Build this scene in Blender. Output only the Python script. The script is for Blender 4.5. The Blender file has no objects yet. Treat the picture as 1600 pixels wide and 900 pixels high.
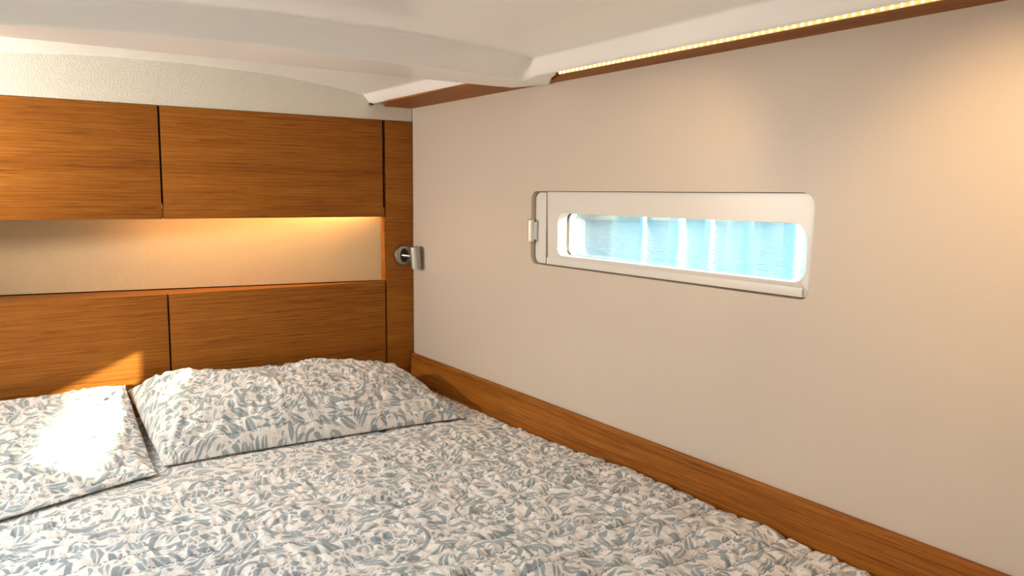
import bpy, bmesh, math, random
import numpy as np
from mathutils import Matrix, Vector
random.seed(4)
S = bpy.context.scene
COL = S.collection

# ------------------------------------------------------------ camera
cam_d = bpy.data.cameras.new('camera')
cam = bpy.data.objects.new('camera', cam_d); COL.objects.link(cam)
cam_d.sensor_width = 36; cam_d.lens = 27.40; cam_d.clip_start = .02; cam_d.clip_end = 500
cam.matrix_world = Matrix(((0.8252676, 0.0608577, -0.5614532, -1.005745),
                           (-0.5646692, 0.1048671, -0.8186279, -1.956649),
                           (0.0090582, 0.9926224, 0.1209079, 0.531112),
                           (0, 0, 0, 1)))
S.camera = cam
# ------------------------------------------------------------ view, world, sun, big lights
S.view_settings.view_transform = 'Standard'; S.view_settings.look = 'None'
S.view_settings.gamma = 1; S.view_settings.use_curve_mapping = False
S.view_settings.exposure = -0.14
SUN_TO = Vector((.706, -.638, .31)).normalized()
W = bpy.data.worlds.new('sky'); S.world = W; W.use_nodes = True
wn = W.node_tree.nodes; wl = W.node_tree.links
sky = wn.new('ShaderNodeTexSky'); sky.sky_type = 'NISHITA'; sky.sun_disc = False
sky.sun_elevation = math.asin(SUN_TO.z); sky.sun_rotation = math.atan2(SUN_TO.x, SUN_TO.y)
wl.new(sky.outputs[0], wn['Background'].inputs[0]); wn['Background'].inputs[1].default_value = .5

def light(name, kind, loc, aim, energy, color, **k):
    d = bpy.data.lights.new(name, kind); d.energy = energy; d.color = color
    for a, b in k.items(): setattr(d, a, b)
    o = bpy.data.objects.new(name, d); COL.objects.link(o); o.location = loc
    o.rotation_euler = (Vector(aim) - Vector(loc)).to_track_quat('-Z', 'Y').to_euler()
    return o
light('sunlight', 'SUN', tuple(SUN_TO * 5), (0, 0, 0), 19, (1, .90, .60), angle=.015)
# area lights added as ambient fill, at an unseen deck hatch and the door behind
light('hatch_fill', 'AREA', (-1.40, -.85, .875), (-1.40, -.85, 0), 13.0, (.74, .88, 1.0), shape='RECTANGLE', size=.40, size_y=.44)
light('door_fill', 'AREA', (-1.15, -2.52, .25), (-1.05, 0, .30), 2.8, (1.0, .91, .82), shape='RECTANGLE', size=.62, size_y=1.1)

# ------------------------------------------------------------ helpers
def thing(name, loc, label, cat, group=None):
    o = bpy.data.objects.new(name, None); COL.objects.link(o); o.location = loc
    o.empty_display_size = .05
    o['label'] = label; o['category'] = cat
    if group: o['group'] = group
    return o
def wloc(o):
    v = Vector((0, 0, 0))
    while o is not None:
        v += o.location; o = o.parent
    return v
def link_mesh(name, me, mat, parent=None, smooth=35):
    o = bpy.data.objects.new(name, me); COL.objects.link(o)
    if parent is not None:
        o.parent = parent
        off = wloc(parent)
        me.transform(Matrix.Translation(-off))
    if mat is not None: me.materials.append(mat)
    if smooth:
        for p in me.polygons: p.use_smooth = True
        me.set_sharp_from_angle(angle=math.radians(smooth))
    return o
def obj(name, bm, mat, parent=None, smooth=35):
    bmesh.ops.recalc_face_normals(bm, faces=bm.faces)
    me = bpy.data.meshes.new(name); bm.to_mesh(me); bm.free()
    return link_mesh(name, me, mat, parent, smooth)
def tag(o, label, cat, group=None):
    o['label'] = label; o['category'] = cat
    if group: o['group'] = group
    return o
def struct(o):
    o['kind'] = 'structure'; return o
def box_bm(x0, x1, y0, y1, z0, z1, bev=0, seg=2, bm=None):
    b = bmesh.new()
    bmesh.ops.create_cube(b, size=1)
    for v in b.verts:
        v.co = Vector((x0 + (v.co.x + .5) * (x1 - x0), y0 + (v.co.y + .5) * (y1 - y0), z0 + (v.co.z + .5) * (z1 - z0)))
    if bev: bmesh.ops.bevel(b, geom=b.edges[:], offset=bev, segments=seg, affect='EDGES', profile=.7)
    if bm is None: return b
    t = bpy.data.meshes.new('t'); b.to_mesh(t); b.free(); bm.from_mesh(t); bpy.data.meshes.remove(t)
    return bm
def lathe_bm(prof, n=32, bm=None, mat=None):
    """prof: list of (r, h) about local Z; mat places it."""
    b = bm or bmesh.new(); rings = []
    M = mat or Matrix.Identity(4)
    for r, h in prof:
        if r < 1e-6: rings.append([b.verts.new(M @ Vector((0, 0, h)))])
        else: rings.append([b.verts.new(M @ Vector((r * math.cos(2 * math.pi * i / n), r * math.sin(2 * math.pi * i / n), h))) for i in range(n)])
    for a, c in zip(rings, rings[1:]):
        for i in range(n):
            j = (i + 1) % n
            if len(a) == 1 and len(c) > 1: b.faces.new((a[0], c[i], c[j]))
            elif len(c) == 1 and len(a) > 1: b.faces.new((a[i], c[0], a[j]))
            elif len(a) > 1: b.faces.new((a[i], c[i], c[j], a[j]))
    return b
def rrect(u0, u1, v0, v1, r, n=8):
    """rounded rectangle; r one radius or four (u0v0, u1v0, u1v1, u0v1)"""
    if not isinstance(r, (list, tuple)): r = [r] * 4
    pts = []
    for (cu, cv, rr, a0) in ((u0 + r[0], v0 + r[0], r[0], 180), (u1 - r[1], v0 + r[1], r[1], 270), (u1 - r[2], v1 - r[2], r[2], 0), (u0 + r[3], v1 - r[3], r[3], 90)):
        for i in range(n + 1):
            a = math.radians(a0 + 90 * i / n); pts.append((cu + rr * math.cos(a), cv + rr * math.sin(a)))
    return pts
def plate_bm(outer, inner, x0, x1):
    """plate in the YZ plane between x0 and x1 bounded by outer loop, pierced by inner loop(s)"""
    b = bmesh.new(); es = []
    for L in [outer] + list(inner):
        vs = [b.verts.new((x0, p[0], p[1])) for p in L]
        es += [b.edges.new((vs[i], vs[(i + 1) % len(vs)])) for i in range(len(vs))]
    bmesh.ops.triangle_fill(b, edges=es, use_beauty=True)
    g = bmesh.ops.extrude_face_region(b, geom=b.faces[:])
    bmesh.ops.translate(b, vec=(x1 - x0, 0, 0), verts=[v for v in g['geom'] if isinstance(v, bmesh.types.BMVert)])
    return b
def prism_bm(poly, axis, a, c):
    """extrude a 2D polygon along axis ('x': poly=(y,z); 'y': poly=(x,z); 'z': poly=(x,y))"""
    b = bmesh.new()
    def P(p, t): return {'x': (t, p[0], p[1]), 'y': (p[0], t, p[1]), 'z': (p[0], p[1], t)}[axis]
    A = [b.verts.new(P(p, a)) for p in poly]; B = [b.verts.new(P(p, c)) for p in poly]
    n = len(poly)
    b.faces.new(A); b.faces.new(B[::-1])
    for i in range(n): b.faces.new((A[i], A[(i + 1) % n], B[(i + 1) % n], B[i]))
    return b
def grid_mesh(name, X, Y, Z):
    n, m = X.shape
    me = bpy.data.meshes.new(name)
    idx = np.arange(n * m).reshape(n, m)
    f = np.stack([idx[:-1, :-1], idx[1:, :-1], idx[1:, 1:], idx[:-1, 1:]], -1).reshape(-1, 4)
    return X, Y, Z, f
def mesh_from(name, co, faces):
    me = bpy.data.meshes.new(name)
    nv, nf = len(co), len(faces)
    me.vertices.add(nv); me.vertices.foreach_set('co', np.asarray(co, np.float32).ravel())
    me.loops.add(nf * 4); me.loops.foreach_set('vertex_index', np.asarray(faces, np.int32).ravel())
    me.polygons.add(nf); me.polygons.foreach_set('loop_start', np.arange(0, nf * 4, 4, dtype=np.int32))
    me.update(calc_edges=True); me.validate()
    return me
def attr(me, name, vals):
    a = me.attributes.new(name, 'FLOAT', 'POINT'); a.data.foreach_set('value', np.asarray(vals, np.float32).ravel())

# numpy value noise
_tab = np.random.RandomState(7).rand(4096)
def vnoise(x, y, seed=0):
    x = np.asarray(x, float) + 1000.37; y = np.asarray(y, float) + 1000.71
    xi = np.floor(x).astype(int); yi = np.floor(y).astype(int); fx = x - xi; fy = y - yi
    fx = fx * fx * fx * (fx * (fx * 6 - 15) + 10); fy = fy * fy * fy * (fy * (fy * 6 - 15) + 10)
    h = lambda a, b: _tab[(a * 1619 + b * 31337 + seed * 6971) % 4096]
    return ((h(xi, yi) * (1 - fx) + h(xi + 1, yi) * fx) * (1 - fy) + (h(xi, yi + 1) * (1 - fx) + h(xi + 1, yi + 1) * fx) * fy) * 2 - 1
def fbm(x, y, seed=0, o=3):
    s = 0; a = 1
    for k in range(o):
        s = s + a * vnoise(x * 2 ** k, y * 2 ** k, seed + k); a *= .5
    return s
def sstep(a, b, x):
    t = np.clip((x - a) / (b - a), 0, 1); return t * t * (3 - 2 * t)

# ------------------------------------------------------------ materials
def mat(name):
    m = bpy.data.materials.new(name); m.use_nodes = True
    return m, m.node_tree.nodes, m.node_tree.links, m.node_tree.nodes['Principled BSDF']
def N(nodes, t, **k):
    n = nodes.new(t)
    for a, b in k.items(): setattr(n, a, b)
    return n
def plain(name, col, rough=.5, metal=0, noise=.0, nscale=40, bump=0, bscale=400, coat=0):
    m, n, l, p = mat(name)
    p.inputs['Roughness'].default_value = rough; p.inputs['Metallic'].default_value = metal
    p.inputs['Coat Weight'].default_value = coat
    tc = N(n, 'ShaderNodeTexCoord')
    t = N(n, 'ShaderNodeTexNoise'); t.inputs['Scale'].default_value = nscale; t.inputs['Detail'].default_value = 4
    l.new(tc.outputs['Object'], t.inputs['Vector'])
    r = N(n, 'ShaderNodeMix', data_type='RGBA')
    r.inputs['A'].default_value = (*[c * (1 - noise) for c in col], 1); r.inputs['B'].default_value = (*[min(1, c * (1 + noise)) for c in col], 1)
    l.new(t.outputs['Fac'], r.inputs['Factor']); l.new(r.outputs['Result'], p.inputs['Base Color'])
    if bump:
        t2 = N(n, 'ShaderNodeTexNoise'); t2.inputs['Scale'].default_value = bscale; t2.inputs['Detail'].default_value = 2
        l.new(tc.outputs['Object'], t2.inputs['Vector'])
        b = N(n, 'ShaderNodeBump'); b.inputs['Strength'].default_value = bump; b.inputs['Distance'].default_value = .001
        l.new(t2.outputs['Fac'], b.inputs['Height']); l.new(b.outputs['Normal'], p.inputs['Normal'])
    return m
def wood(name, axis, light_c, mid_c, dark_c, rough=.55):
    m, n, l, p = mat(name)
    tc = N(n, 'ShaderNodeTexCoord'); mp = N(n, 'ShaderNodeMapping'); l.new(tc.outputs['Object'], mp.inputs['Vector'])
    sc = [1, 1, 1]; sc[axis] = .014
    mp.inputs['Scale'].default_value = sc
    warp = N(n, 'ShaderNodeTexNoise'); warp.inputs['Scale'].default_value = 22; warp.inputs['Detail'].default_value = 2
    l.new(mp.outputs[0], warp.inputs['Vector'])
    t1 = N(n, 'ShaderNodeTexNoise'); t1.inputs['Scale'].default_value = 300; t1.inputs['Detail'].default_value = 5; t1.inputs['Roughness'].default_value = .65
    l.new(mp.outputs[0], t1.inputs['Vector'])
    t2 = N(n, 'ShaderNodeTexNoise'); t2.inputs['Scale'].default_value = 480; t2.inputs['Detail'].default_value = 2
    mp2 = N(n, 'ShaderNodeMapping'); l.new(tc.outputs['Object'], mp2.inputs['Vector'])
    sc2 = [1, 1, 1]; sc2[axis] = .03; mp2.inputs['Scale'].default_value = sc2
    l.new(mp2.outputs[0], t2.inputs['Vector'])
    cr = N(n, 'ShaderNodeValToRGB')
    e = cr.color_ramp.elements
    e[0].position = .34; e[0].color = (*dark_c, 1); e[1].position = .64; e[1].color = (*light_c, 1)
    k = e.new(.50); k.color = (*mid_c, 1)
    mixv = N(n, 'ShaderNodeMath', operation='MULTIPLY_ADD'); mixv.inputs[1].default_value = .32
    l.new(warp.outputs['Fac'], mixv.inputs[0])
    m2 = N(n, 'ShaderNodeMath', operation='MULTIPLY'); m2.inputs[1].default_value = .68; l.new(t1.outputs['Fac'], m2.inputs[0]); l.new(m2.outputs[0], mixv.inputs[2])
    l.new(mixv.outputs[0], cr.inputs[0])
    cr2 = N(n, 'ShaderNodeValToRGB'); cr2.color_ramp.elements[0].position = .34; cr2.color_ramp.elements[1].position = .46
    cr2.color_ramp.elements[0].color = (.62, .58, .55, 1); cr2.color_ramp.elements[1].color = (1, 1, 1, 1)
    l.new(t2.outputs['Fac'], cr2.inputs[0])
    mx = N(n, 'ShaderNodeMix', data_type='RGBA', blend_type='MULTIPLY'); mx.inputs['Factor'].default_value = .85
    l.new(cr.outputs[0], mx.inputs['A']); l.new(cr2.outputs[0], mx.inputs['B'])
    l.new(mx.outputs['Result'], p.inputs['Base Color'])
    p.inputs['Roughness'].default_value = rough; p.inputs['Specular IOR Level'].default_value = .25
    b = N(n, 'ShaderNodeBump'); b.inputs['Strength'].default_value = .15; b.inputs['Distance'].default_value = .0006
    l.new(t2.outputs['Fac'], b.inputs['Height']); l.new(b.outputs['Normal'], p.inputs['Normal'])
    return m
WOODC = ((.40, .150, .016), (.31, .100, .007), (.165, .046, .003))
M_WOODX = wood('teak_veneer_along_x', 0, *WOODC)
M_WOODY = wood('teak_veneer_along_y', 1, *WOODC)
M_WALL = plain('hull_lining', (.58, .50, .415), .42, noise=.02, nscale=9, bump=.05, bscale=900)
M_GEL = plain('white_gelcoat', (.88, .86, .83), .30, noise=.01, nscale=6, coat=.3)
M_SILL = plain('window_surround', (.70, .67, .63), .32, noise=.01)
M_STEEL = plain('brushed_steel', (.55, .55, .54), .32, metal=1, noise=.05, nscale=120)
M_NICKEL = plain('satin_nickel', (.42, .41, .38), .36, metal=1, noise=.04, nscale=120)
M_CHROME = plain('bright_alloy', (.75, .77, .78), .22, metal=1, noise=.06, nscale=200)
M_BLACK = plain('black_gap', (.012, .011, .010), .7)
M_RUBBER = plain('black_rubber', (.02, .02, .02), .6)
M_DARKIN = plain('dark_recess', (.03, .025, .02), .8)
M_WHITE = plain('white_plastic', (.8, .8, .79), .4)
M_FLOOR = wood('cabin_sole', 1, (.30, .14, .05), (.22, .09, .03), (.10, .04, .012), .4)
M_MATTRESS = plain('mattress_cover', (.72, .69, .63), .85, noise=.04, bump=.3, bscale=300)

def vinyl(name, col):
    m, n, l, p = mat(name)
    tc = N(n, 'ShaderNodeTexCoord'); v = N(n, 'ShaderNodeTexVoronoi'); v.inputs['Scale'].default_value = 330
    l.new(tc.outputs['Object'], v.inputs['Vector'])
    t = N(n, 'ShaderNodeTexNoise'); t.inputs['Scale'].default_value = 14; l.new(tc.outputs['Object'], t.inputs['Vector'])
    r = N(n, 'ShaderNodeMix', data_type='RGBA'); r.inputs['A'].default_value = (*[c * .93 for c in col], 1); r.inputs['B'].default_value = (*col, 1)
    l.new(t.outputs['Fac'], r.inputs['Factor'])
    r2 = N(n, 'ShaderNodeMix', data_type='RGBA', blend_type='MULTIPLY'); r2.inputs['Factor'].default_value = .12
    l.new(r.outputs['Result'], r2.inputs['A']); l.new(v.outputs['Distance'], r2.inputs['B'])
    l.new(r2.outputs['Result'], p.inputs['Base Color']); p.inputs['Roughness'].default_value = .65
    b = N(n, 'ShaderNodeBump'); b.inputs['Strength'].default_value = .45; b.inputs['Distance'].default_value = .0012; b.invert = True
    l.new(v.outputs['Distance'], b.inputs['Height']); l.new(b.outputs['Normal'], p.inputs['Normal'])
    return m
M_VINYL = vinyl('textured_vinyl', (.80, .76, .67))
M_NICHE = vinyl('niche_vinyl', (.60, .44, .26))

def glass(name):
    m, n, l, p = mat(name)
    n.remove(p)
    tr = N(n, 'ShaderNodeBsdfTransparent'); tr.inputs[0].default_value = (.97, .985, .985, 1)
    gl = N(n, 'ShaderNodeBsdfGlossy'); gl.inputs['Roughness'].default_value = .02
    lw = N(n, 'ShaderNodeLayerWeight'); lw.inputs[0].default_value = .25
    mu = N(n, 'ShaderNodeMath', operation='MULTIPLY'); mu.inputs[1].default_value = .35; l.new(lw.outputs['Fresnel'], mu.inputs[0])
    mx = N(n, 'ShaderNodeMixShader'); l.new(mu.outputs[0], mx.inputs[0]); l.new(tr.outputs[0], mx.inputs[1]); l.new(gl.outputs[0], mx.inputs[2])
    l.new(mx.outputs[0], n['Material Output'].inputs[0])
    return m
M_GLASS = glass('clear_acrylic')
def emit(name, col, s):
    m, n, l, p = mat(name)
    p.inputs['Base Color'].default_value = (*col, 1); p.inputs['Emission Color'].default_value = (*col, 1); p.inputs['Emission Strength'].default_value = s
    return m
M_LED = emit('led_chip', (1, .80, .48), 14)
M_TAPE = emit('led_tape_glow', (1, .62, .20), .5)
M_LENS = emit('downlight_lens', (1, .72, .40), 6)

def quilt_mat():
    m, n, l, p = mat('printed_quilt')
    def A(nm):
        a = N(n, 'ShaderNodeAttribute'); a.attribute_name = nm; return a.outputs['Fac']
    tc = N(n, 'ShaderNodeTexCoord')
    nz = N(n, 'ShaderNodeTexNoise'); nz.inputs['Scale'].default_value = 420; nz.inputs['Detail'].default_value = 3; l.new(tc.outputs['Object'], nz.inputs['Vector'])
    big = N(n, 'ShaderNodeTexNoise'); big.inputs['Scale'].default_value = 26; big.inputs['Detail'].default_value = 2; l.new(tc.outputs['Object'], big.inputs['Vector'])
    # ragged print edge
    ad = N(n, 'ShaderNodeMath', operation='MULTIPLY_ADD'); ad.inputs[1].default_value = .0012; l.new(nz.outputs['Fac'], ad.inputs[0]); l.new(A('motif'), ad.inputs[2])
    mr = N(n, 'ShaderNodeMapRange'); mr.inputs['From Min'].default_value = .0003; mr.inputs['From Max'].default_value = .0012; mr.clamp = True
    l.new(ad.outputs[0], mr.inputs['Value'])
    ln = N(n, 'ShaderNodeTexNoise'); ln.inputs['Scale'].default_value = 75; ln.inputs['Detail'].default_value = 1.5; ln.inputs['Distortion'].default_value = 1.2; l.new(tc.outputs['Object'], ln.inputs['Vector'])
    l1 = N(n, 'ShaderNodeMath', operation='SUBTRACT'); l1.inputs[1].default_value = .5; l.new(ln.outputs['Fac'], l1.inputs[0])
    l2 = N(n, 'ShaderNodeMath', operation='ABSOLUTE'); l.new(l1.outputs[0], l2.inputs[0])
    l3 = N(n, 'ShaderNodeMapRange'); l3.inputs['From Min'].default_value = .018; l3.inputs['From Max'].default_value = .034; l3.inputs['To Min'].default_value = .5; l3.inputs['To Max'].default_value = 0; l.new(l2.outputs[0], l3.inputs['Value'])
    ink = N(n, 'ShaderNodeMix', data_type='RGBA'); ink.inputs['A'].default_value = (.27, .315, .33, 1); ink.inputs['B'].default_value = (.41, .445, .45, 1)
    l.new(big.outputs['Fac'], ink.inputs['Factor'])
    base = N(n, 'ShaderNodeMix', data_type='RGBA'); cream = N(n, 'ShaderNodeMix', data_type='RGBA'); cream.inputs['A'].default_value = (.84, .78, .715, 1); cream.inputs['B'].default_value = (.47, .485, .475, 1)
    l.new(l3.outputs['Result'], cream.inputs['Factor']); l.new(cream.outputs['Result'], base.inputs['A'])
    l.new(ink.outputs['Result'], base.inputs['B']); l.new(mr.outputs[0], base.inputs['Factor'])
    # running stitch: thin dashed thread at every whole row
    fr = N(n, 'ShaderNodeMath', operation='FRACT'); l.new(A('row'), fr.inputs[0])
    s1 = N(n, 'ShaderNodeMath', operation='SUBTRACT'); s1.inputs[1].default_value = .5; l.new(fr.outputs[0], s1.inputs[0])
    ab = N(n, 'ShaderNodeMath', operation='ABSOLUTE'); l.new(s1.outputs[0], ab.inputs[0])
    lt = N(n, 'ShaderNodeMath', operation='LESS_THAN'); lt.inputs[1].default_value = .028; l.new(ab.outputs[0], lt.inputs[0])
    sn = N(n, 'ShaderNodeMath', operation='SINE'); mu = N(n, 'ShaderNodeMath', operation='MULTIPLY'); mu.inputs[1].default_value = 1000
    l.new(A('along'), mu.inputs[0]); l.new(mu.outputs[0], sn.inputs[0])
    gt = N(n, 'ShaderNodeMath', operation='GREATER_THAN'); gt.inputs[1].default_value = -.55; l.new(sn.outputs[0], gt.inputs[0])
    st = N(n, 'ShaderNodeMath', operation='MULTIPLY'); l.new(lt.outputs[0], st.inputs[0]); l.new(gt.outputs[0], st.inputs[1])
    st2 = N(n, 'ShaderNodeMath', operation='MULTIPLY'); st2.inputs[1].default_value = .85; l.new(st.outputs[0], st2.inputs[0])
    fin = N(n, 'ShaderNodeMix', data_type='RGBA'); l.new(base.outputs['Result'], fin.inputs['A']); fin.inputs['B'].default_value = (.16, .20, .23, 1)
    l.new(st2.outputs[0], fin.inputs['Factor'])
    l.new(fin.outputs['Result'], p.inputs['Base Color'])
    p.inputs['Roughness'].default_value = .9; p.inputs['Specular IOR Level'].default_value = .15
    p.inputs['Sheen Weight'].default_value = .1
    wv = N(n, 'ShaderNodeTexNoise'); wv.inputs['Scale'].default_value = 900; l.new(tc.outputs['Object'], wv.inputs['Vector'])
    b = N(n, 'ShaderNodeBump'); b.inputs['Strength'].default_value = .4; b.inputs['Distance'].default_value = .0008
    l.new(wv.outputs['Fac'], b.inputs['Height']); l.new(b.outputs['Normal'], p.inputs['Normal'])
    return m
M_QUILT = quilt_mat()

# ------------------------------------------------------------ structure
Z_SOF = .759
WX0, WX1 = -1.95, 0.0          # left and right lining
YB = -2.56                     # rear bulkhead
HOLE = rrect(-1.266, -.562, .377, .536, [.018, .020, .020, .022])   # pocket in the lining (y, z)
# hull lining with the window pocket cut through
wall_right = struct(obj('wall_right', plate_bm([(YB, -.62), (.22, -.62), (.22, .90), (YB, .90)], [HOLE], 0.0, .012), M_WALL))
INNER = rrect(-1.252, -.650, .401, .490, [.022, .016, .016, .026])
OUTER = rrect(-1.335, -.640, .385, .497, .02)
hull = struct(obj('wall_hull', plate_bm([(YB, -.62), (.22, -.62), (.22, .90), (YB, .90)], [OUTER], .046, .064), M_WHITE))
struct(obj('wall_left', box_bm(WX0 - .02, WX0, YB, .22, -.62, .9), M_WALL))
DOOR = [(-1.48, -.62), (-.82, -.62), (-.82, .78), (-1.48, .78)]
def xz_plate(outer, holes, y0, y1):
    b = plate_bm(outer, holes, y0, y1)
    for v in b.verts: v.co = Vector((v.co.y, v.co.x, v.co.z))
    return b
struct(obj('wall_back', xz_plate([(WX0, -.62), (DOOR[0][0], -.62), DOOR[3], DOOR[2], (DOOR[1][0], -.62), (0, -.62), (0, .9), (WX0, .9)], [], YB - .02, YB), M_WOODX))
struct(obj('floor', box_bm(WX0, 0, YB - .9, .22, -.64, -.62), M_FLOOR))
# bulkhead ahead: vinyl-covered upper strip over a plain backing
struct(obj('wall_front', box_bm(WX0, 0, .205, .22, -.62, .9), M_DARKIN))
vb = struct(obj('trim_1', box_bm(WX0, -.002, .002, .016, .7232, .90), M_VINYL))

# headlining: one moulded surface with a recess, a cross beam and a side flange
def headliner():
    xs = np.unique(np.concatenate([np.arange(-1.95, -1.05, .03), np.arange(-1.05, -.22, .012), np.arange(-.22, .0001, .0025)]))
    ys = np.unique(np.round(np.concatenate([np.arange(YB, -1.6, .06), np.arange(-1.6, -.80, .02), np.arange(-.80, -.50, .0035), np.arange(-.50, .0181, .02), [.018]]), 5))
    Y, X = np.meshgrid(ys, xs)
    zr = np.interp(X, [-1.95, -1.6, -1.3, -.945, -.76, -.571, -.377, -.25, -.145, -.124, 0], [.76, .775, .795, .810, .821, .822, .815, .801, .786, .7625, .7625])
    zm = np.interp(X, [-1.95, -1.5, -1.2, -.96, -.80, -.60, -.40, -.22, -.092, -.072, 0], [.752, .768, .780, .790, .801, .809, .809, .803, .793, .7625, .7625])
    zm = zm + sstep(-.75, -1.25, Y) * .005 * sstep(-.072, -.1, X)
    crown = np.interp(X, [-1.95, -1.4, -.96, -.80, -.61, -.38, -.12, 0], [.735, .747, .7565, .766, .770, .765, .7575, .7555])
    ytop = np.interp(X, [-1.95, -1.4, -1.0, -.80, -.40, -.08, 0], [-.64, -.643, -.650, -.662, -.670, -.674, -.676])
    # bottom of the beam: rear edge straight at .757
    t = np.clip((-.53 - Y) / .10, 0, 1)
    zb = .7575 + (crown - .7575) * t
    face = np.clip((-.632 - Y) / np.maximum(1e-4, (-.632 - ytop)), 0, 1)
    Z = np.where(Y > -.527, zr, np.where(Y > -.632, zb, crown + (zm - crown) * face))
    # past the flange the beam runs out over the soffit board, tapering; elsewhere the sheet tucks up behind the board
    xe = np.interp(Y, [-.75, -.728, -.715, -.67, -.632, -.56, -.53, -.50], [-.072, -.068, -.052, -.030, -.008, -.022, -.032, -.09])
    inb = (Y < -.527) & (Y > -.73)
    up = .776
    tuck = np.where(inb, X > xe, X > np.where(Y > -.527, -.120, -.066))
    Z = np.where(tuck, np.maximum(Z, up), Z)
    # soften the moulding in y
    for _ in range(4):
        Zs = Z.copy(); Zs[:, 1:-1] = (Z[:, :-2] + 2 * Z[:, 1:-1] + Z[:, 2:]) / 4
        w = (Y > -.79) & (Y < -.60) & (X < -.1)
        Z = np.where(w, Zs, Z)
    n, m = X.shape; idx = np.arange(n * m).reshape(n, m)
    f = np.stack([idx[:-1, :-1], idx[1:, :-1], idx[1:, 1:], idx[:-1, 1:]], -1).reshape(-1, 4)
    cx = (X[:-1, :-1] + X[1:, 1:]).ravel() / 2; cy = (Y[:-1, :-1] + Y[1:, 1:]).ravel() / 2
    keep = ~((cx > -1.62) & (cx < -1.17) & (cy > -1.10) & (cy < -.76))
    me = mesh_from('ceiling', np.stack([X, Y, Z], -1).reshape(-1, 3), f[keep][:, ::-1])
    return struct(link_mesh('ceiling', me, M_GEL, None, 50))
ceiling = headliner()
obj('deck', plate_bm([(YB, WX0), (.22, WX0), (.22, .07), (YB, .07)], [[(-1.10, -1.62), (-.76, -1.62), (-.76, -1.17), (-1.10, -1.17)]], .885, .90), M_WHITE)
dk = bpy.data.objects['deck']
for v in dk.data.vertices: v.co = Vector((v.co.z, v.co.y, v.co.x))
struct(dk)
# unseen hatch, added to bring in the fill light: coaming and acrylic lid
ht = struct(obj('fill_hatch', bmesh.new(), None, None, 0))
bm = plate_bm([(-1.115, -1.635), (-.745, -1.635), (-.745, -1.155), (-1.115, -1.155)], [[(-1.095, -1.615), (-.765, -1.615), (-.765, -1.175), (-1.095, -1.175)]], .765, .93)
for v in bm.verts: v.co = Vector((v.co.z, v.co.y, v.co.x))
obj('coaming', bm, M_WHITE, ht)
obj('pane', box_bm(-1.63, -1.16, -1.11, -.75, .932, .940, .002), M_GLASS, ht)

# soffit board along the hull, wider under the recess ahead of the beam
bm = prism_bm([(0, -2.5), (0, 0.002), (-.085, .002), (-.124, -.10), (-.124, -.56), (-.034, -.60), (-.020, -.66), (-.040, -.715), (-.060, -.738), (-.060, -2.5)], 'z', Z_SOF, Z_SOF + .014)
struct(obj('trim_2', bm, M_WOODY))
# little rubber plug at the end of the flange
struct(obj('trim_3', box_bm(-.129, -.118, -.008, .002, .7595, .765, .002), M_RUBBER))

# timber fillet along the foot of the hull lining
bb = struct(obj('baseboard_right', prism_bm([(-.001, .078), (-.0085, .078), (-.0105, .0755), (-.012, -.02), (-.012, -.12), (-.001, -.12)], 'y', -2.5, -.003), M_WOODY))

# ------------------------------------------------------------ window in the hull
win = struct(bpy.data.objects.new('window_1', None)); COL.objects.link(win); win.location = (.01, -.91, .45)
# pocket back plate (shows as the pale strip and the groove on the left)
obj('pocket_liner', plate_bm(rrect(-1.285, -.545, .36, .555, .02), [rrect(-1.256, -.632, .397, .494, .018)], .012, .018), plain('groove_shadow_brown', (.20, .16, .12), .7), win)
obj('end_strip', plate_bm(rrect(-.604, -.5665, .380, .533, [.001, .016, .017, .001]), [], 0.0100, .0125), M_SILL, win)
ins = plate_bm(rrect(-1.2635, -.612, .3795, .5345, [.016, .001, .001, .018]), [INNER], .0065, .030)
for v in ins.verts:      # lower margin slopes back towards the lining
    if v.co.x < .01 and v.co.z < .386: v.co.x += .004
obj('surround', ins, M_SILL, win)
# bevelled ledge along the bottom of the surround
bm = bmesh.new()
A = [bm.verts.new((x, -1.2480, z)) for x, z in ((.0066, .394), (.0059, .3835), (.0062, .3800), (.009, .3797))]
B = [bm.verts.new((x, -.6125, z)) for x, z in ((.0066, .394), (.0059, .3835), (.0062, .3800), (.009, .3797))]
bm.faces.new(A); bm.faces.new(B[::-1])
for i in range(4): bm.faces.new((A[i], A[(i + 1) % 4], B[(i + 1) % 4], B[i]))
obj('ledge', bm, M_SILL, win)
obj('gasket', plate_bm(rrect(-1.266, -.636, .390, .499, .024), [rrect(-1.254, -.6485, .3995, .4915, .022)], .030, .037), M_RUBBER, win)
obj('pane', plate_bm(rrect(-1.266, -.636, .390, .499, .024), [], .038, .044), M_GLASS, win)
# chrome catch on the left rim of the pocket
lat = lathe_bm([(0, .4255), (.0062, .4255), (.0072, .4265), (.0072, .4725), (.0062, .4735), (0, .4735)], 24, None, Matrix.Translation((-.0030, -.5665, 0)))
cl = obj('catch', lat, M_CHROME, win)
cl['label'] = 'short upright chrome cylinder catch'
obj('catch_plate', box_bm(-.0005, .009, -.5745, -.5600, .430, .469, .001), M_CHROME, cl)

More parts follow.
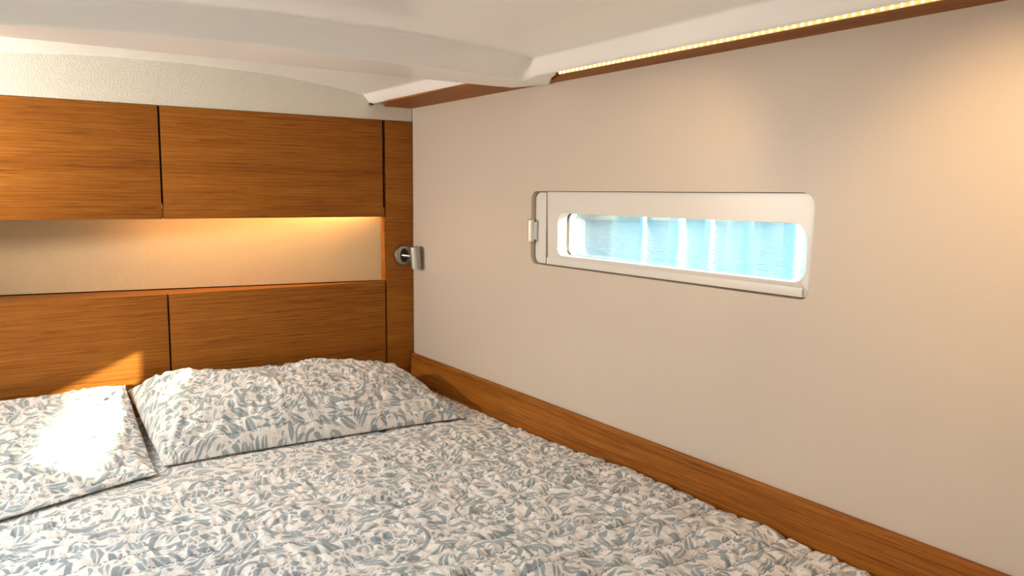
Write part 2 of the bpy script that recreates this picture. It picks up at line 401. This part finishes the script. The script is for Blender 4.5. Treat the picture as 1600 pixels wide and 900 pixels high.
# ------------------------------------------------------------ panelling ahead
T = .018
def panel(name, x0, x1, z0, z1, parent, y1=T):
    return obj(name, box_bm(x0, x1, 0.0, y1, z0, z1, .0012), M_WOODX, parent)
up = thing('overhead_locker', (-.65, .06, .464), 'teak overhead locker front with two wide doors above the lit niche', 'locker')
panel('door', -1.25, -.6505, .464, .7225, up)
panel('door', -.6455, -.0915, .464, .7225, up)
obj('carcass', box_bm(-1.9, -.093, .019, .20, .500, .7222), M_BLACK, up)
obj('filler_strip', box_bm(-.6503, -.6457, .002, .016, .465, .490), M_WOODX, up)
obj('filler_strip', box_bm(-.0913, -.0868, .002, .016, .465, .490), M_WOODX, up)
obj('door', box_bm(-1.93, -1.255, 0, T, .464, .7225, .0012), M_WOODX, up)
hb = thing('headboard', (-.65, .06, -.02), 'teak veneered headboard panels below the niche, behind the pillows', 'headboard')
# ledge top is a wedge: flush at the right, deepening to the left
panel('panel', -1.25, -.6475, -.04, .287, hb)
panel('panel', -.6430, -.0875, -.04, .287, hb)
panel('panel', -1.93, -1.2545, -.04, .287, hb)
obj('backing', box_bm(-1.93, -.0885, .0185, .022, -.04, .270), M_BLACK, hb)
obj('ledge', prism_bm([(-1.93, .0182), (-.0885, .0182), (-.0885, .0225), (-1.10, .190), (-1.93, .190)], 'z', .272, .2855), M_WOODX, hb)
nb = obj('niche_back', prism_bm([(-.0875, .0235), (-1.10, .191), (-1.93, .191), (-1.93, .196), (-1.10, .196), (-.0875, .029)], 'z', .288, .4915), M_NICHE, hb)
nb['label'] = 'beige textured vinyl back of the niche'
cp = thing('corner_post', (-.045, .01, -.03), 'narrow vertical teak panel carrying the reading lamp in the corner', 'panel')
obj('face', box_bm(-.0825, -.0012, 0, T, -.03, .7225, .0010), M_WOODX, cp)
obj('return', box_bm(-.0868, -.0827, .001, .0265, .288, .4625), M_WOODX, cp)
obj('shadow_gap', box_bm(-.0868, -.0827, .012, .016, -.03, .287), M_BLACK, cp)
obj('shadow_gap', box_bm(-.0868, -.0827, .012, .016, .491, .7225), M_BLACK, cp)
# warm strip lamp tucked behind the lip of the right-hand locker door
nl = thing('niche_lamp', (-.20, .030, .495), 'small warm strip lamp hidden above the right end of the niche', 'lamp')
obj('housing', box_bm(-.74, -.10, .0195, .0285, .4925, .4995), M_WHITE, nl)
light('niche_glow', 'AREA', (-.41, .0212, .4912), (-.41, .026, .3), 1.25, (1, .58, .22), shape='RECTANGLE', size=.62, size_y=.004)

# ------------------------------------------------------------ reading lamp on the post
rl = thing('reading_lamp', (-.040, 0, .357), 'satin nickel reading lamp, round plate and tilted tube shade, on corner post', 'lamp', 'berth reading lamps')
MY = Matrix.Translation((-.0365, 0, .3575)) @ Matrix.Rotation(math.radians(90), 4, 'X')   # local z -> -y
base = obj('wall_plate', lathe_bm([(0, 0), (.0262, 0), (.0268, .001), (.0268, .010), (.0252, .0135), (.0225, .0145), (0, .0145)], 40, None, MY), M_NICKEL, rl)
cav = obj('pivot_slot', lathe_bm([(0, .0146), (.0190, .0146), (.0193, .0150), (0, .0150)], 28, None, MY @ Matrix.Scale(.62, 4, (1, 0, 0))), M_BLACK, base)
arm = bmesh.new()
D0 = Vector((-.040, -.012, .3575)); D1 = Vector((-.018, -.048, .3555))
q = (D1 - D0).to_track_quat('Z', 'Y').to_matrix().to_4x4()
lathe_bm([(0, 0), (.0052, 0), (.0052, (D1 - D0).length), (0, (D1 - D0).length)], 16, arm, Matrix.Translation(D0) @ q)
obj('arm', arm, M_NICKEL, rl)
Rsh = Matrix.Translation((-.0205, -.052, .3545)) @ Matrix.Rotation(math.radians(-3.5), 4, 'Y') @ Matrix.Rotation(math.radians(-2), 4, 'X')
sh = obj('shade', lathe_bm([(0, .0290), (.0140, .0290), (.0152, .0276), (.0152, -.0305), (.0144, -.0310), (.0138, -.0303), (.0138, -.010), (0, -.010)], 32, None, Rsh), M_NICKEL, rl)
obj('lens', lathe_bm([(0, -.024), (.0137, -.024), (.0137, -.0255), (0, -.0255)], 24, None, Rsh), M_WHITE, sh)

fill_lamp = thing('reading_lamp', (-1.50, 0, .495), 'added unseen reading lamp on the far left locker door, brightening the headlining', 'lamp', 'berth reading lamps')  # extra lamp out of view, added to brighten recess ceiling and vinyl strip
M2 = Matrix.Translation((-1.50, 0, .495)) @ Matrix.Rotation(math.radians(90), 4, 'X')
obj('wall_plate', lathe_bm([(0, 0), (.0262, 0), (.0268, .001), (.0268, .010), (.0252, .0135), (.0225, .0145), (0, .0145)], 40, None, M2), M_NICKEL, fill_lamp)
obj('arm', lathe_bm([(0, .014), (.0052, .014), (.0052, .150), (0, .150)], 16, None, M2), M_NICKEL, fill_lamp)
R2 = Matrix.Translation((-1.50, -.164, .495)) @ Matrix.Rotation(math.radians(165), 4, 'Y')
sh2 = obj('shade', lathe_bm([(0, .0290), (.0140, .0290), (.0152, .0276), (.0152, -.0305), (.0144, -.0310), (.0138, -.0303), (.0138, -.010), (0, -.010)], 32, None, R2), M_NICKEL, fill_lamp)
obj('lens', lathe_bm([(0, -.024), (.0137, -.024), (.0137, -.0255), (0, -.0255)], 24, None, R2), M_LENS, sh2)
light('headlining_fill', 'SPOT', (-1.485, -.168, .538), (-.70, -.46, .77), 40, (1, .93, .82), spot_size=math.radians(150), spot_blend=.8, shadow_soft_size=.03)  # upward fill of the added lamp, for recess ceiling and beam underside

# ------------------------------------------------------------ LED strip on the soffit edge
ls = thing('led_strip', (-.0615, -1.5, .7615), 'glowing warm LED strip along the inner edge of the soffit board', 'light strip')
obj('tape', box_bm(-.0650, -.0603, -2.2, -.736, .7592, .7640), M_TAPE, ls)
chip = bmesh.new(); bmesh.ops.create_icosphere(chip, subdivisions=1, radius=.0016)
chip_me = bpy.data.meshes.new('led'); chip.to_mesh(chip_me); chip.free(); chip_me.materials.append(M_LED)
k = 0
y = -.742
while y > -1.60:
    o = bpy.data.objects.new('led', chip_me); COL.objects.link(o); o.parent = ls
    o.location = Vector((-.0655, y, .7605)) - ls.location
    y -= .0127
# ------------------------------------------------------------ ceiling downlights above the edge of the berth
def downlight(x, y, z, aim, e, lab, size=118):
    t = thing('downlight', (x, y, z), lab, 'downlight', 'ceiling downlights')
    M = Matrix.Translation((x, y, z)) @ Matrix.Rotation(math.pi, 4, 'X')
    obj('bezel', lathe_bm([(.018, -.001), (.026, -.001), (.0275, .001), (.026, .0035), (.019, .004), (.018, .002)], 32, None, M), M_STEEL, t)
    obj('lens', lathe_bm([(0, .0008), (.0178, .0008), (.0178, .002), (0, .0022)], 24, None, M), M_LENS, t)
    light('downlight_beam', 'SPOT', (x, y, z - .008), aim, e, (1, .66, .34), spot_size=math.radians(size), spot_blend=1.0, shadow_soft_size=.018)
downlight(-.30, -1.27, .798, (0, -.95, .50), 4.4, 'round steel ceiling downlight nearer the window pillow end', 66)
downlight(-.30, -1.66, .798, (0, -1.50, .50), 11.5, 'round steel ceiling downlight nearer the foot of the berth', 70)

# ------------------------------------------------------------ printed pattern (signed field, metres)
def make_pattern(w, h, res=.0016, seed=3):
    rs = np.random.RandomState(seed)
    nx, ny = int(w / res), int(h / res)
    F = np.full((nx, ny), -.006)
    gx = (np.arange(nx) + .5) * res; gy = (np.arange(ny) + .5) * res
    def stamp(cx, cy, R, fn, gap=.0022):
        i0, i1 = max(0, int((cx - R) / res)), min(nx, int((cx + R) / res) + 1)
        j0, j1 = max(0, int((cy - R) / res)), min(ny, int((cy + R) / res) + 1)
        if i1 <= i0 or j1 <= j0: return
        X = gx[i0:i1, None] - cx; Y = gy[None, j0:j1] - cy
        new, body = fn(X, Y)
        W_ = F[i0:i1, j0:j1]
        F[i0:i1, j0:j1] = np.clip(np.maximum(np.minimum(W_, -(body + gap)), new), -.006, .006)
    def leaf(cx, cy, a, L, Wd, bend, vein, gap=.0016):
        ca, sa = math.cos(a), math.sin(a)
        def fn(X, Y):
            u = X * ca + Y * sa; v = -X * sa + Y * ca
            v = v - bend * (u * u - L * L * .3) / L
            t = np.clip(u / L, -1, 1)
            wd = Wd * np.clip(1 - t * t, 0, 1) ** .8 * (1 + .35 * t)
            body = np.minimum(wd - np.abs(v), (L - np.abs(u)))
            new = body
            if vein: new = np.minimum(body, np.abs(v) - vein)
            return new, body
        stamp(cx, cy, L * 1.15 + .004, fn, gap)
    def scroll(cx, cy, R, a0, span, th):
        def fn(X, Y):
            r = np.hypot(X, Y); an = (np.arctan2(Y, X) - a0) % (2 * math.pi)
            t = an / span
            rr = R * (1 - .28 * t)
            wd = th * np.clip(1.05 - t, 0, 1)
            body = np.where(t <= 1.02, wd - np.abs(r - rr), -.006)
            return body, body
        stamp(cx, cy, R + .008, fn, .0018)
    def flower(cx, cy, R, n, ph):
        def fn(X, Y):
            r = np.hypot(X, Y); a = np.arctan2(Y, X) + ph
            edge = R * (.80 + .20 * np.cos(n * a))
            body = edge - r
            inner = R * .50 * (.85 + .15 * np.cos(n * a + math.pi))
            ring = np.abs(r - inner) - .0022
            spokes = np.where(r > inner, np.abs(np.sin(n * a * .5)) * r - .0016, .01)
            core = np.abs(r - R * .2) - .0018
            new = np.minimum(np.minimum(body, ring), np.minimum(spokes, core))
            return new, body
        stamp(cx, cy, R + .004, fn, .003)
    fl = []
    for i in range(int(w / .185) + 2):
        for j in range(int(h / .165) + 2):
            fl.append((i * .185 + (j % 2) * .092 + rs.uniform(-.02, .02), j * .165 + rs.uniform(-.02, .02), rs.uniform(.023, .033)))
    FL = np.array(fl)
    for (x, y_, r) in fl:
        for q in range(3):
            a = rs.uniform(0, 6.28)
            scroll(x + rs.uniform(-.05, .05), y_ + rs.uniform(-.05, .05), rs.uniform(.014, .026), a, rs.uniform(3.2, 5.2), .0036)
    for (x, y_, r) in fl:
        a0 = rs.uniform(0, 6.28)
        scroll(x, y_, r * 1.95, a0, 5.4, .0046)
        for q in range(9):
            a = a0 + q * 6.283 / 9
            leaf(x + math.cos(a) * r * 1.5, y_ + math.sin(a) * r * 1.5, a + .9, .0105, .0042, .5, 0)
        flower(x, y_, r, rs.randint(6, 9), rs.uniform(0, 6))
    def room(x, y, r):
        i = int(x / res); j = int(y / res); q = max(1, int(r / res))
        return F[max(0, i - q):i + q + 1, max(0, j - q):j + q + 1].max() if 0 <= i < nx and 0 <= j < ny else 1
    for (L0, L1, tries, vein) in ((.018, .026, 9000, 1), (.012, .018, 22000, .6), (.008, .012, 34000, .3), (.0045, .008, 60000, 0)):
        for _ in range(int(tries * w * h / 3.9)):
            x, y_ = rs.uniform(0, w), rs.uniform(0, h)
            L = rs.uniform(L0, L1); Wd = L * rs.uniform(.26, .42)
            if F[min(nx - 1, int(x / res)), min(ny - 1, int(y_ / res))] > -.0022: continue
            d = np.hypot(FL[:, 0] - x, FL[:, 1] - y_); q = d.argmin()
            a = math.atan2(y_ - FL[q, 1], x - FL[q, 0]) + math.pi / 2 + rs.normal(0, .6)
            ca, sa = math.cos(a), math.sin(a)
            if max(room(x, y_, Wd * .55), room(x + ca * L * .55, y_ + sa * L * .55, Wd * .4), room(x - ca * L * .55, y_ - sa * L * .55, Wd * .4)) > -.0009: continue
            leaf(x, y_, a, L, Wd, rs.uniform(-.55, .55), .0011 if rs.rand() < vein else 0, .0010)
    return F, res
PW, PH = 2.0, 1.95
FIELD, RES = make_pattern(PW, PH)
def sample(u, v):
    i = np.clip(u / RES - .5, 0, FIELD.shape[0] - 1.001); j = np.clip(v / RES - .5, 0, FIELD.shape[1] - 1.001)
    i0 = i.astype(int); j0 = j.astype(int); fi = i - i0; fj = j - j0
    return ((FIELD[i0, j0] * (1 - fi) + FIELD[i0 + 1, j0] * fi) * (1 - fj) + (FIELD[i0, j0 + 1] * (1 - fi) + FIELD[i0 + 1, j0 + 1] * fi) * fj)

# ------------------------------------------------------------ berth, mattress, quilt
BY0 = -1.86
struct(obj('berth_platform', box_bm(WX0, -.020, BY0, -.001, -.619, -.175, .003), M_WOODX))
tag(obj('mattress', box_bm(WX0 + .01, -.022, BY0 + .02, -.006, -.174, -.022, .02, 3), M_MATTRESS), 'cream mattress under the printed quilt, filling the berth', 'mattress')

def quilting(a, r, pitch, seed, amp=1.0):
    """relief (m) of rows of running stitch: a along the row, r across; also row coordinate"""
    rr = r + .006 * vnoise(a * 5, r * 5, seed) + .002 * vnoise(a * 22, r * 22, seed + 1)
    row = rr / pitch
    d = np.abs((row % 1) - .5) * pitch
    groove = -np.exp(-(d / .0045) ** 2) * .0030
    puck = (vnoise(a * 95 + 2 * vnoise(a * 12, r * 12, seed + 6), r * 26, seed + 2) * .0017 + vnoise(a * 190, r * 40, seed + 3) * .0009) * (.5 + .5 * np.exp(-(d / .012) ** 2))
    soft = vnoise(a * 40, r * 40, seed + 4) * .0016
    return (groove + puck * 1.25 + soft * 1.3) * amp, row
def build_quilt():
    xs = np.unique(np.round(np.concatenate([np.arange(WX0 + .006, -1.09, .016), np.arange(-1.09, -.0205, .0023), [-.0200, -.0185, -.0170, -.0158, -.0148, -.0140]]), 5))
    ys = np.unique(np.round(np.concatenate([np.arange(BY0, -1.46, .016), np.arange(-1.46, -.0059, .0023)]), 5))
    Y, X = np.meshgrid(ys, xs)
    Z = .004 * fbm(X * 4, Y * 4, 11) + .002
    rel, row = quilting(X, Y, .046, 21)
    Z = Z + rel * 1.45
    # folds across the near part and rucked cloth in front of the left pillow
    def fold(x0, y0, x1, y1, wd, h):
        nonlocal Z
        dx, dy = x1 - x0, y1 - y0; L = math.hypot(dx, dy)
        t = ((X - x0) * dx + (Y - y0) * dy) / L; s = (-(X - x0) * dy + (Y - y0) * dx) / L
        s = s + .012 * vnoise(X * 9, Y * 9, 77)
        Z = Z + h * np.exp(-(s / wd) ** 2) * sstep(-.03, .12, t) * sstep(L + .03, L - .12, t)
    fold(-.62, -.98, -.28, -1.16, .022, .011)
    fold(-.50, -.80, -.20, -.93, .026, .007)
    fold(-.30, -1.05, -.05, -1.22, .020, .007)
    lf = sstep(-.45, -.80, X)
    wob = Y + .018 * vnoise(X * 4, Y * 6, 31) + .05 * (X + .9)
    Z = Z + lf * .0042 * np.sin(wob * 2 * math.pi / .036) * (.6 + .4 * vnoise(X * 8, Y * 18, 33))
    Z = Z + .006 * sstep(-.55, -.42, Y) * sstep(-.3, -.5, X)
    Z = Z + .018 * sstep(-.5, -1.0, Y) * sstep(-.35, -.05, X)
    under = sstep(-.53, -.47, Y + .22 * np.clip(-.75 - X, 0, .6))
    Z = np.where(under > 0, Z * (1 - under) + np.minimum(Z, .002) * under, Z)
    # rolls down at the edges
    e = np.clip((X + .025) / .011, 0, 1); Z = Z - .016 * e * e
    e = np.clip((X - (WX0 + .03)) / -.03, 0, 1); Z = Z - .03 * e * e
    e = np.clip((BY0 + .03 - Y) / .03, 0, 1); Z = Z - .03 * e * e
    n, m = X.shape; idx = np.arange(n * m).reshape(n, m)
    f = np.stack([idx[:-1, :-1], idx[1:, :-1], idx[1:, 1:], idx[:-1, 1:]], -1).reshape(-1, 4)
    me = mesh_from('quilt', np.stack([X, Y, Z], -1).reshape(-1, 3), f)
    wx = X + .004 * vnoise(X * 20, Y * 20, 51); wy = Y + .004 * vnoise(X * 20, Y * 20, 52)
    attr(me, 'motif', sample(wx + 1.98, wy + 1.9)); attr(me, 'row', row); attr(me, 'along', X)
    o = link_mesh('quilt', me, M_QUILT, None, 0)
    for p in me.polygons: p.use_smooth = True
    return tag(o, 'stitched quilt in grey-blue floral print on cream covering the berth', 'quilt')
build_quilt()

def build_pillow(name, label, corners, h_back, thick, seed, uoff, voff, draw=(.02, .02), fat=(3.2, 3.2), sag=1.0):
    """corners: plan positions front-left, front-right, back-right, back-left"""
    nu, nv = 270, 190
    u = np.linspace(-1, 1, nu); v = np.linspace(-1, 1, nv)
    V, U = np.meshgrid(v, u)
    fl, fr, br, bl = [np.array(c) for c in corners]
    a = (U + 1) / 2; b = (V + 1) / 2
    # bulge the sides inwards between the pointed corners
    pin = .035
    ub = U * (1 - pin * (1 - V ** 2) * .0) ; vb = V
    P = ((1 - a)[..., None] * (1 - b)[..., None] * fl + a[..., None] * (1 - b)[..., None] * fr + a[..., None] * b[..., None] * br + (1 - a)[..., None] * b[..., None] * bl)
    # sides drawn in a little
    P[..., 2] = np.minimum(fl[2], fr[2]) + (P[..., 2] - np.minimum(fl[2], fr[2])) * np.clip(b, 1e-6, 1) ** (sag - 1)
    cdir = np.array([0.0, 1.0, 0.0]); sdir = np.array([1.0, 0, 0])
    P = P - sdir * (U * np.where(U > 0, draw[1], draw[0]) * np.abs(U) ** 3 * (1 - V ** 4))[..., None] - cdir * (V * .014 * np.abs(V) ** 3 * (1 - U ** 4))[..., None]
    prof = (np.clip(1 - np.abs(U) ** np.where(U > 0, fat[1], fat[0]), 0, 1) ** .55) * (np.clip(1 - np.abs(V) ** 2.6, 0, 1) ** .62)
    lump = 1 + .16 * fbm(U * 1.7, V * 1.4, seed) + .05 * vnoise(U * 5, V * 4, seed + 8)
    top = P[..., 2] + thick * prof * lump
    rel, row = quilting(U * .33, V * .225, .036, seed + 3, 1.35)
    edge = sstep(0, .12, 1 - np.maximum(np.abs(U), np.abs(V)))
    # drag wrinkles running out of the corners
    for (cu, cv) in ((-1, -1), (1, -1), (-1, 1), (1, 1)):
        r = np.hypot((U - cu) * .33, (V - cv) * .225); an = np.arctan2((V - cv) * .225, (U - cu) * .33)
        top = top + .005 * np.sin(an * 15 + 3 * vnoise(U * 3, V * 3, seed + 5)) * np.exp(-((r - .08) / .06) ** 2)
    top = top + rel * (.35 + .65 * edge)
    bot = P[..., 2] - thick * .42 * prof
    bot = np.minimum(bot, top - .0015)
    floor_ = .0055
    bot = np.maximum(bot, floor_); top = np.maximum(top, floor_ + .0015)
    n, m = U.shape; idx = np.arange(n * m).reshape(n, m)
    ft = np.stack([idx[:-1, :-1], idx[1:, :-1], idx[1:, 1:], idx[:-1, 1:]], -1).reshape(-1, 4)
    ring = np.concatenate([idx[:, 0], idx[-1, 1:], idx[-2::-1, -1], idx[0, -2:0:-1]])
    inner = np.setdiff1d(np.arange(n * m), ring)
    mp = np.arange(n * m); mp[inner] = n * m + np.arange(len(inner))      # rim shared by both faces
    co = np.concatenate([np.stack([P[..., 0], P[..., 1], top], -1).reshape(-1, 3), np.stack([P[..., 0], P[..., 1], bot], -1).reshape(-1, 3)[inner]])
    co[:, 1] = np.minimum(co[:, 1], -.003)
    fb = mp[ft][:, ::-1]
    me = mesh_from(name, co, np.concatenate([ft, fb]))
    s = sample(uoff + (U + 1) * .34, voff + (V + 1) * .24)
    app = lambda q: np.concatenate([q.ravel(), q.ravel()[inner]])
    attr(me, 'motif', app(s)); attr(me, 'row', app(row)); attr(me, 'along', app(U * .33))
    o = link_mesh(name, me, M_QUILT, None, 0)
    for p in me.polygons: p.use_smooth = True
    return tag(o, label, 'pillow', 'printed pillows on the berth')
build_pillow('pillow', 'plump printed pillow nearer the hull wall and the corner post',
             [(-.741, -.400, .008), (-.085, -.430, .006), (-.030, -.030, .022), (-.742, -.010, .070)], .1, .080, 5, .15, .2, (.0, .02), (7, 3))
build_pillow('pillow', 'sunlit printed pillow farther from the window, cut off at the left',
             [(-1.42, -.70, .008), (-.757, -.440, .010), (-.749, -.020, .088), (-1.42, -.030, .084)], .1, .022, 9, .9, .9, (.02, .0), (3.2, 6), 1.6)

# ------------------------------------------------------------ outside: water, quay, post, moored boats
def water_mat():
    m, n, l, p = mat('harbour_water')
    tc = N(n, 'ShaderNodeTexCoord'); mp = N(n, 'ShaderNodeMapping'); l.new(tc.outputs['Object'], mp.inputs['Vector'])
    mp.inputs['Rotation'].default_value = (0, 0, math.radians(40))
    mp.inputs['Scale'].default_value = (1.6, .55, 1)
    t = N(n, 'ShaderNodeTexNoise'); t.inputs['Scale'].default_value = 3.2; t.inputs['Detail'].default_value = 4; l.new(mp.outputs[0], t.inputs['Vector'])
    b = N(n, 'ShaderNodeBump'); b.inputs['Strength'].default_value = .55; b.inputs['Distance'].default_value = .06
    l.new(t.outputs['Fac'], b.inputs['Height']); l.new(b.outputs['Normal'], p.inputs['Normal'])
    p.inputs['Base Color'].default_value = (.12, .42, .60, 1); p.inputs['Roughness'].default_value = .06; p.inputs['IOR'].default_value = 1.33
    return m
ZW = -.62
bm = bmesh.new()
vs = [bm.verts.new(c) for c in ((.12, -60, ZW), (90, -60, ZW), (90, 90, ZW), (.12, 90, ZW))]; bm.faces.new(vs)
wt = obj('harbour_water', bm, water_mat(), None, 0); wt['kind'] = 'stuff'
tag(wt, 'rippled pale blue harbour water outside the window', 'water')
M_QUAY = plain('pale_concrete', (.72, .66, .54), .85, noise=.12, nscale=3)
M_POST = wood('weathered_post', 2, (.80, .72, .58), (.70, .62, .48), (.46, .38, .28), .8)
M_BOAT = plain('boat_white', (.85, .85, .84), .3)
M_NAVY = plain('fender_navy', (.05, .08, .16), .5)
# mooring post close to the hull
pc = Vector((2.56, 2.60))
t = thing('mooring_post', (pc.x, pc.y, ZW), 'pale weathered square mooring post at the left of the window view', 'post')
bm = box_bm(-.085, .085, -.085, .085, -.5, 1.75, .012)
bmesh.ops.rotate(bm, verts=bm.verts, cent=(0, 0, 0), matrix=Matrix.Rotation(math.radians(45), 3, 'Z'))
bmesh.ops.translate(bm, verts=bm.verts, vec=(pc.x, pc.y, ZW)); obj('shaft', bm, M_POST, t)
# quay wall far across the water
ang = math.radians(-47)
def far(px, dist):   # a direction of view through the window, given as azimuth degrees from +y
    a = math.radians(px); return Vector((-1.0 + dist * math.sin(a), -1.95 + dist * math.cos(a), 0))
q0, q1 = far(26, 38), far(74, 47)
dv = (q1 - q0).normalized(); nv = Vector((-dv.y, dv.x, 0))
qy = thing('quay', tuple((q0 + q1) / 2 + Vector((0, 0, ZW))), 'pale concrete quay across the water, seen at the top of the window', 'quay')
def slab(a0, a1, off0, off1, z0, z1):
    b = bmesh.new(); P = [q0 + dv * a0 + nv * off0, q0 + dv * a1 + nv * off0, q0 + dv * a1 + nv * off1, q0 + dv * a0 + nv * off1]
    lo = [b.verts.new((p.x, p.y, z0)) for p in P]; hi = [b.verts.new((p.x, p.y, z1)) for p in P]
    b.faces.new(lo); b.faces.new(hi)
    for i in range(4): b.faces.new((lo[i], lo[(i + 1) % 4], hi[(i + 1) % 4], hi[i]))
    return b
LQ = (q1 - q0).length
obj('wall', slab(-8, LQ + 8, 0, 6, ZW - .5, ZW + .9), M_QUAY, qy)
obj('coping', slab(-8, LQ + 8, -.12, 6, ZW + .9, ZW + 1.1), M_QUAY, qy)
for i in range(9):
    obj('fender', slab(1.2 + i * 2.7, 2.2 + i * 2.7 , -.14, -.01, ZW + .28, ZW + .78), M_NAVY, qy)
# mooring piles: what the water mirrors
for az, dist, r, lab in ((43.9, 33.0, .16, 'slim white mooring pile across the water, leftmost of the five'), (46.4, 33.6, .30, 'thick white mooring pile across the water, second from the left of the five'), (48.6, 34.0, .20, 'white mooring pile across the water, middle one of the five'), (51.2, 34.6, .26, 'white mooring pile across the water, fourth from the left of the five'), (54.2, 35.0, .38, 'thickest white mooring pile across the water, rightmost of the five')):
    c = far(az, dist)
    pl = thing('mooring_pile', (c.x, c.y, ZW), lab, 'pile', 'mooring piles across the water')
    obj('shaft', lathe_bm([(0, -.5), (r, -.5), (r, 3.6), (0, 3.6)], 16, None, Matrix.Translation((c.x, c.y, ZW))), M_BOAT, pl)
    obj('cap', lathe_bm([(r * .9, 3.6), (r * 1.1, 3.6), (r * 1.1, 3.7), (0, 3.95)], 16, None, Matrix.Translation((c.x, c.y, ZW))), M_BOAT, pl)
# brown rubbing strake outside, just below the pane
rb = struct(obj('trim_4', box_bm(.066, .095, -2.5, .2, .374, .3935, .004), wood('strake_brown', 1, (.32, .12, .06), (.25, .08, .04), (.12, .04, .02), .5)))
